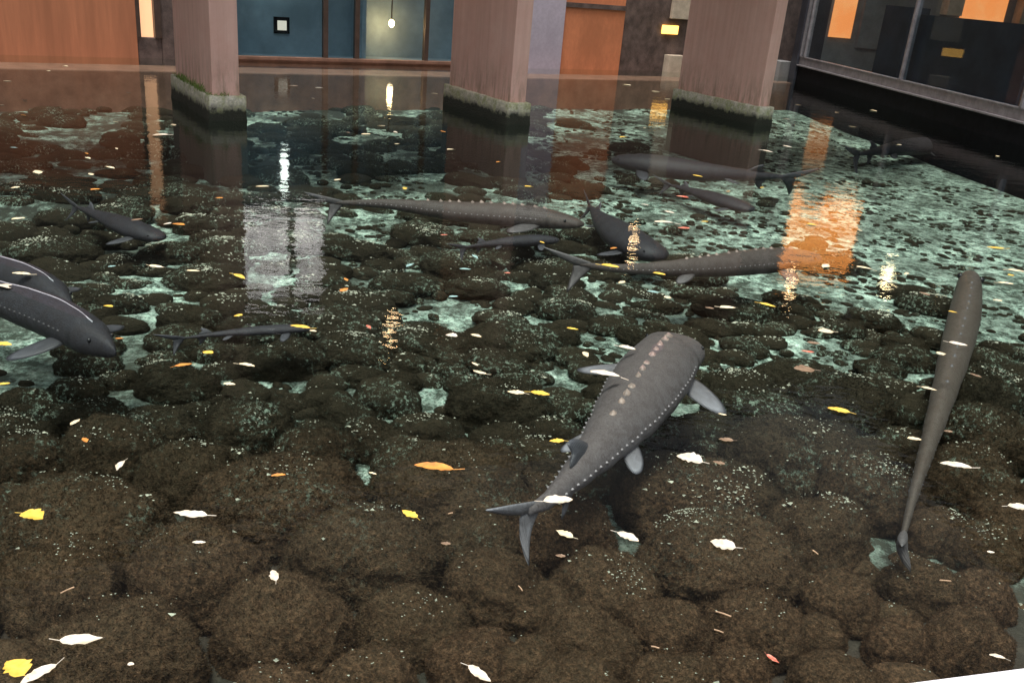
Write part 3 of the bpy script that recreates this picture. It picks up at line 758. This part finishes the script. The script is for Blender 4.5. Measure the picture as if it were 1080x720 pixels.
        for s in (-1, 1):
            for q in range(34):
                tt = .19 + .0215 * q; x = tt * n; i = int(x); k = x - i
                if i + 1 > n: break
                f0, f1 = fr[i], fr[i + 1]; p = f0[0].lerp(f1[0], k); w_ = f0[4] + (f1[4] - f0[4]) * k; h_ = f0[5] + (f1[5] - f0[5]) * k
                up2 = (f0[2] * s * .9 + f0[3] * .45).normalized()
                scute(V, F, p + f0[2] * s * w_ * .97 + f0[3] * h_ * .20, f0[1], f0[3], up2, .0055 * L * sc * (1 - .4 * tt), .0050 * L * sc)
        setp(mesh('lateral_scutes', V, F, M_SCUTEL if kind not in ('dark', 'faint') else M_SCUTED, t, True), kind='stuff')
    for s in (-1, 1):
        p, tan, side, up, w_, h_ = F_(.075); bm = bmesh.new(); bmesh.ops.create_uvsphere(bm, u_segments=10, v_segments=8, radius=.0055 * L)
        bmesh.ops.translate(bm, verts=bm.verts, vec=p + side * s * w_ * .88 + up * h_ * .48); bm_obj('eye', bm, M_EYE, t, True)
    setp(t, label, 'fish', 'sturgeons swimming in the pond')
    return t, sp, org
sturgeon('big grey sturgeon with a pale row of back plates gliding over near stones',
         [(717, 360, -.16), (690, 395, -.16), (655, 445, -.17), (615, 492, -.18), (580, 526, -.18), (556, 539, -.17)], .88, .95, 'grey', sc=1.15, pec=1.12, pecang=(85, 62), snout=1.3, tail=.74)
sturgeon('slender grey-brown sturgeon with a dark raised fin swimming straight past the pillars',
         [(616, 237, -.30), (560, 230, -.30), (480, 224, -.30), (410, 216, -.30), (352, 214, -.30)], .5, .62, 'brown', sc=.85, fins='LRl', pec=1.15, pecang=(105, 60), tail=.7, pdrop=.1)
sturgeon('slender grey sturgeon whose head lies in the amber window reflection',
         [(866, 272, -.24), (800, 277, -.24), (730, 283, -.24), (660, 284, -.24), (612, 279, -.24)], .5, .62, 'brown', sc=.75, fins='LRr', pec=.9, tail=.8)
sturgeon('almost black sturgeon crossing behind the fish in the amber reflection',
         [(700, 272, -.42), (668, 258, -.42), (640, 238, -.42), (622, 218, -.42)], .95, .95, 'dark', detail=False)
sturgeon('dark sturgeon far out, lying across the silt below the pillar by the glass building',
         [(645, 168, -.35), (690, 176, -.35), (750, 183, -.35), (830, 187, -.35)], .75, .8, 'dark', detail=False)
sturgeon('dark sturgeon turned slantwise over the pale silt behind the amber reflection',
         [(795, 222, -.48), (760, 212, -.48), (720, 199, -.48), (705, 195, -.48)], .95, .8, 'dark', detail=False)
sturgeon('thin dark sturgeon on pale silt along the black plinth',
         [(992, 153, -.45), (960, 156, -.45), (925, 160, -.45), (905, 163, -.45)], .7, .7, 'dark', detail=False)
sturgeon('black sturgeon with pointed snout, upper one of two side by side',
         [(76, 325, -.10), (40, 304, -.10), (-20, 284, -.10), (-100, 262, -.10), (-150, 252, -.10)], .5, .75, 'dark', ridge_glint=True, tail=.9, snout=.3)
sturgeon('black sturgeon with pointed snout and spread fin, lower one of two side by side',
         [(122, 373, -.10), (70, 342, -.10), (0, 316, -.10), (-80, 292, -.10), (-130, 280, -.10)], .5, .75, 'dark', ridge_glint=True, tail=.9, snout=.3, pecang=(70, 85))
sturgeon('dark grey sturgeon showing only a thin back low over the stones',
         [(330, 346, -.33), (290, 348, -.33), (235, 352, -.33), (190, 357, -.33)], .5, .5, 'dark', detail=False)
sturgeon('small dark sturgeon with one pale raised fin over the stones',
         [(172, 252, -.40), (140, 242, -.40), (105, 228, -.40), (80, 218, -.40)], .8, .8, 'dark', detail=False, pec=1.3)
sturgeon('faint grey-brown sturgeon seen from above, long body reaching over the brown stones',
         [(1024, 287, -.36), (1018, 330, -.36), (1004, 385, -.36), (985, 450, -.36), (964, 520, -.36), (950, 575, -.36)], .21, .3, 'faint', fins='', tail=.22, sc=.3)
sturgeon('small dark sturgeon half hidden below the slender grey-brown one',
         [(590, 253, -.42), (560, 254, -.42), (520, 257, -.42), (490, 261, -.42)], .7, .7, 'dark', detail=False)

# ------------------------------------------------------------------ floating leaves
def leaf_mat(name, c, c2):
    m, ns, ls, b = newmat(name); P = N(ns, 'ShaderNodeTexCoord').outputs['Object']; oi = N(ns, 'ShaderNodeObjectInfo').outputs['Random']
    f = noise_fac(ns, ls, P, 3, 5, .65, .4, .66); k = mixc(ns, ls, f, c, c2); k = mixc(ns, ls, math_(ns, ls, 'MULTIPLY', oi, .25), k, [x * .7 for x in c2])
    ls.new(k, b.inputs['Base Color']); b.inputs['Roughness'].default_value = .5; return m
LM = {'c': leaf_mat('cream_leaf', (.78, .70, .52), (.74, .58, .32)), 'w': leaf_mat('whitish_leaf', (.76, .71, .62), (.62, .50, .34)), 'y': leaf_mat('yellow_leaf', (.80, .58, .10), (.72, .42, .05)),
      'o': leaf_mat('orange_leaf', (.72, .32, .06), (.50, .17, .04)), 'r': leaf_mat('red_leaf', (.55, .07, .04), (.62, .30, .20)), 'b': leaf_mat('brown_leaf', (.28, .19, .12), (.16, .10, .06)), 'g': leaf_mat('pale_blue_leaf', (.38, .55, .56), (.30, .42, .40))}
def leaf_mesh(seed, asp):
    rnd = random.Random(seed); n = 10; V, F = [], []
    bend = rnd.uniform(-.18, .18); curl = rnd.uniform(.0, .14); tw = rnd.uniform(-.06, .06); jag = [rnd.uniform(.72, 1.15) for _ in range(2 * n + 2)]
    for i in range(n + 1):
        t = i / n; wdt = asp * .5 * (math.sin(math.pi * min(1, t ** .8)) ** .75 if 0 < t < 1 else .0) + .004
        for j, s in enumerate((-1, -.5, 0, .5, 1)):
            kk = jag[2 * i + (s > 0)] if abs(s) == 1 else 1
            V.append((t - .5, bend * (t - .5) ** 2 + s * wdt * kk, .02 + curl * (s * s) * wdt * 2 + .06 * (t - .5) ** 2 + tw * s * (t - .5)))
    for i in range(n):
        for j in range(4): a = i * 5 + j; F.append((a, a + 5, a + 6, a + 1))
    me = bpy.data.meshes.new('leaf_blade'); me.from_pydata(V, [], F); me.update(); me.polygons.foreach_set('use_smooth', [True] * len(F))
    st = rnd.uniform(-.12, .12); SV = []
    for t, yy in ((0, 0), (.5, st * .5), (1, st)):
        for k in range(4): SV.append((-.5 - .28 * t + .02, bend * .25 + yy + .012 * math.cos(k * 1.57), .03 + .012 * math.sin(k * 1.57)))
    SF = [(r * 4 + k, r * 4 + (k + 1) % 4, r * 4 + 4 + (k + 1) % 4, r * 4 + 4 + k) for r in range(2) for k in range(4)]
    ms = bpy.data.meshes.new('leaf_stalk'); ms.from_pydata(SV, [], SF); ms.update(); return me, ms
SHAPES = {'n': [leaf_mesh(i, .36) for i in range(4)], 'e': [leaf_mesh(10 + i, .52) for i in range(4)], 'r': [leaf_mesh(20 + i, .8) for i in range(3)]}
LVAR = {}
def lmesh(shape, idx, mat):
    k = (shape, idx, mat)
    if k not in LVAR:
        a, b = SHAPES[shape][idx]; a = a.copy(); b = b.copy(); a.materials.append(LM[mat]); b.materials.append(LM[mat]); LVAR[k] = (a, b)
    return LVAR[k]
# x, y, colour, length in photo pixels, shape, turn (degrees, 0 = along the picture); a few entries stand in for water reflections
LV = """69,70,c,6 51,75,c,4 8,86,c,7 26,106,b,9 1,111,c,6 25,122,o,8 122,129,c,7 183,132,c,9 169,143,w,18 136,98,b,6 15,156,g,7 91,162,o,6 93,167,c,8 123,157,c,6 116,177,c,12 96,184,c,9 40,182,c,15
309,91,b,10 337,93,w,8 330,104,c,5 367,140,b,6 386,142,c,10 402,133,c,7 417,140,w,9 419,152,c,6 467,139,o,8 476,158,c,8 526,171,o,6 458,99,c,6
661,90,c,8 692,97,c,8 704,105,c,7 578,133,b,6 658,145,y,10 680,135,c,5 842,111,c,6 883,119,c,8 921,117,c,8 877,134,c,8 899,134,c,7 831,155,w,10 810,160,w,15 829,126,w,7 1052,165,c,6 948,153,c,6
16,198,c,9 102,200,o,10 231,209,o,7 277,197,c,12 19,231,c,12 177,236,w,9 188,237,o,12 253,292,y,17,n,25 166,282,c,16 204,286,c,12 23,289,c,17,n,0 8,303,w,26,n,5 145,232,b,12 114,323,y,9 251,333,y,9 118,281,g,7
356,190,c,8 427,199,y,9,e,50 468,248,r,7 501,271,g,11 432,280,g,12 491,284,g,11 535,288,r,6 365,295,o,9 363,306,o,12,e,70 478,313,g,9 317,345,y,19,n,5 330,349,c,7 389,345,r,10 476,354,w,11,r,0 502,354,c,11
558,197,y,8 736,186,y,10 719,208,r,12 680,216,w,7 706,224,w,10 701,235,w,20,n,0 721,241,r,12 743,234,y,8 768,202,o,6 804,198,y,6 572,256,y,7 647,262,o,9 643,281,y,17,e,5 695,289,y,12 656,298,c,10 688,308,g,11 704,314,c,7,r,0 769,325,c,17,n,-5 810,322,y,16,n,20 748,325,b,9 604,347,y,11
856,237,y,9 906,243,c,6 871,281,c,14 912,283,c,14 956,289,c,10 1051,262,y,17,n,0 1073,286,c,17,n,5 1060,299,c,14,n,0 1066,290,y,6,r,0 1052,317,c,9 975,310,b,11 1005,329,y,8
3,363,y,16,e,0 126,357,o,7 219,372,y,10,r,0 194,385,o,16,n,-20 260,385,c,16,n,5 242,405,c,11,e,0 4,405,y,10 80,445,c,13,n,65 126,491,w,17,n,55 90,464,o,10
506,393,c,14,n,15 501,384,c,9,n,30 544,414,c,16,e,0 458,493,o,36,n,2 294,501,o,13,n,-10 393,499,c,8 661,367,w,16,e,10 618,374,c,12,e,50 639,395,w,28,n,10 569,415,y,18,e,5 587,465,y,14,e,-10 727,484,w,24,r,10 765,464,b,15,e,0 762,437,c,8 758,488,b,12,e,10 588,528,w,28,e,-10 595,563,c,18,e,20 662,566,w,22,e,20 762,575,w,23,r,10
871,349,c,14,r,0 858,362,b,13,e,0 852,371,r,12,n,5 848,389,b,20,r,0 884,433,y,20,e,10 980,410,c,14,n,15 964,463,c,13,e,0 1008,491,w,28,n,5 1010,363,w,16,e,10 993,373,c,9,r,0 1029,396,b,12,n,30 1000,455,b,9,e,0
35,544,y,23,r,10 200,543,w,31,n,0 210,572,w,12,n,-5 87,676,w,38,n,-8 18,704,y,28,r,20 40,711,w,34,n,-35 138,700,w,6,r,0 289,607,w,17,e,40 432,542,y,18,e,20 505,711,w,28,n,25 470,573,b,10,e,0 591,586,b,10,e,0 815,695,r,14,n,30 1075,535,w,22,e,0 1045,582,w,7,e,0 1052,692,w,14,n,10"""
CN = {'c': 'cream', 'w': 'whitish', 'y': 'yellow', 'o': 'orange', 'r': 'red', 'b': 'brown', 'g': 'pale blue-green'}
SN = {'n': 'narrow', 'e': 'oval', 'r': 'round'}
LANDMARKS = [((215, 118), 'beside the grassy pillar'), ((150, 95), 'below the lit peach panel'), ((50, 85), 'below the terracotta wall'), ((340, 95), 'below the glazed bay'),
 ((500, 125), 'beside the middle pillar'), ((620, 95), 'below the orange wall'), ((745, 128), 'beside the pillar next to the glass building'), ((842, 110), 'by the grey corner block'),
 ((930, 125), 'by the black plinth'), ((1050, 170), 'over the silt along the glass building'), ((60, 170), 'over dark stones in the terracotta reflection'), ((390, 150), 'over dark stones in the glass reflection'),
 ((660, 148), 'in the orange wall reflection'), ((870, 145), 'by the orange strip reflection'), ((130, 230), 'by the small dark sturgeon with raised fin'), ((300, 180), 'by the white slit reflection'),
 ((300, 265), 'by the pale window reflection'), ((360, 205), "by the slender grey-brown sturgeon's tail"), ((460, 222), "by the slender grey-brown sturgeon's middle"), ((600, 228), "by the slender grey-brown sturgeon's snout"),
 ((530, 270), 'by the half hidden small sturgeon'), ((665, 245), 'over the almost black sturgeon'), ((610, 285), 'by the tail of the amber-reflection sturgeon'), ((710, 292), 'by the belly of the amber-reflection sturgeon'),
 ((865, 245), 'on the amber reflection'), ((750, 185), 'over the far dark sturgeon'), ((755, 214), 'by the slantwise dark sturgeon'), ((945, 157), 'by the thin dark sturgeon along the plinth'),
 ((935, 297), 'by the bright lamp reflection'), ((1050, 290), "by the faint long sturgeon's head"), ((1000, 385), "by the faint long sturgeon's middle"), ((955, 560), "by the faint long sturgeon's tail"),
 ((30, 296), 'by the upper black sturgeon'), ((115, 362), "by the lower black sturgeon's snout"), ((10, 375), "by the lower black sturgeon's fin"), ((240, 355), 'by the thin-backed low sturgeon'),
 ((405, 352), 'by the small lamp reflection'), ((850, 365), 'by the small double lamp glint'), ((690, 350), "by the big grey sturgeon's snout"), ((640, 382), "by the big grey sturgeon's raised-side fin"), ((755, 405), "by the big grey sturgeon's outer fin"),
 ((745, 475), 'over the stones off the big grey sturgeon'), ((590, 465), "by the big grey sturgeon's back fin"), ((565, 540), "by the big grey sturgeon's tail"), ((540, 410), "over dark stones across from the big sturgeon's head"),
 ((400, 490), 'over dark stones facing the big sturgeon'), ((100, 450), 'over dark stones off the two black sturgeons'), ((120, 540), 'over the first brown stones'), ((880, 440), 'over stones between the two long sturgeons'),
 ((1040, 680), 'by the white coping'), ((680, 575), "over brown stones behind the big sturgeon's tail"), ((40, 690), 'over brown stones far from the coping'), ((300, 620), 'over the large brown stones'), ((460, 690), 'over brown stones midway along the rim'), ((830, 670), 'over brown stones near the coping')]
def zone(px, py): return min(LANDMARKS, key=lambda q: (q[0][0] - px) ** 2 + (2 * (q[0][1] - py)) ** 2)[1]
random.seed(9)
from collections import Counter
entries = []
for tok in LV.split():
    f = tok.split(','); x, y, c, l = float(f[0]), float(f[1]), f[2], float(f[3]); sh = f[4] if len(f) > 4 else random.choice('nnee'); ang = float(f[5]) if len(f) > 5 else random.uniform(-40, 40)
    big = 'large ' if l >= 20 else ('small ' if l < 9 else '')
    entries.append((x, y, c, l, sh, ang, f'{big}{SN[sh]} {CN[c]} leaf floating {zone(x, y)}'))
cnt = Counter(e[6] for e in entries)
for k, (x, y, c, l, sh, ang, lab) in enumerate(entries):
    sunk = c == 'g'
    z = .002 if not sunk else -.12
    p = at(x, y, z); d = (p - EYE).dot(FW); ln = l / FPX * d / (.85 if c != 'b' else .9)
    ln = min(ln, .16)
    a, b = lmesh(sh, random.randrange(len(SHAPES[sh])), c)
    t = empty('floating_leaf' if not sunk else 'sunken_leaf', p, -math.radians(ang) * 1.6 + (math.pi if random.random() < .4 else 0)); t.scale = (ln, ln, ln)
    o = bpy.data.objects.new('leaf_blade', a); COL.objects.link(o); o.parent = t
    if l >= 14: o2 = bpy.data.objects.new('leaf_stalk', b); COL.objects.link(o2); o2.parent = t
    if sunk: lab = lab.replace('floating', 'sunk')
    setp(t, lab, 'leaf', lab.replace(' leaf ', ' leaves ') if cnt[lab] > 1 or sunk else None)

# twigs and needles drifting near the rim
M_TWIG = plain('twig', (.50, .33, .20), .7, .3, 30, bmp=0)
tw = [(71, 622, 13, -35), (763, 647, 15, 15), (758, 665, 9, 15), (691, 682, 8, 8), (997, 612, 11, 0), (860, 582, 7, 40), (549, 620, 8, 40), (475, 541, 5, -20)]
for k, (x, y, l, ang) in enumerate(tw):
    p = at(x, y, .003); d = (p - EYE).dot(FW); ln = l / FPX * d * 1.1; V = []
    for t_, yy in ((-.5, 0), (0, .04), (.5, 0)):
        for q in range(5): V.append((t_ * ln, yy * ln + .0022 * math.cos(q * 1.257), .0022 * math.sin(q * 1.257)))
    F = [(r * 5 + q, r * 5 + (q + 1) % 5, r * 5 + 5 + (q + 1) % 5, r * 5 + 5 + q) for r in range(2) for q in range(5)] + [(4, 3, 2, 1, 0), (10, 11, 12, 13, 14)]
    o = mesh('twig', V, F, M_TWIG); o.location = p; o.rotation_euler.z = -math.radians(ang) * 1.5
    setp(o, 'tiny brown twig floating ' + zone(x, y), 'twig', 'tiny twigs floating near the rim')
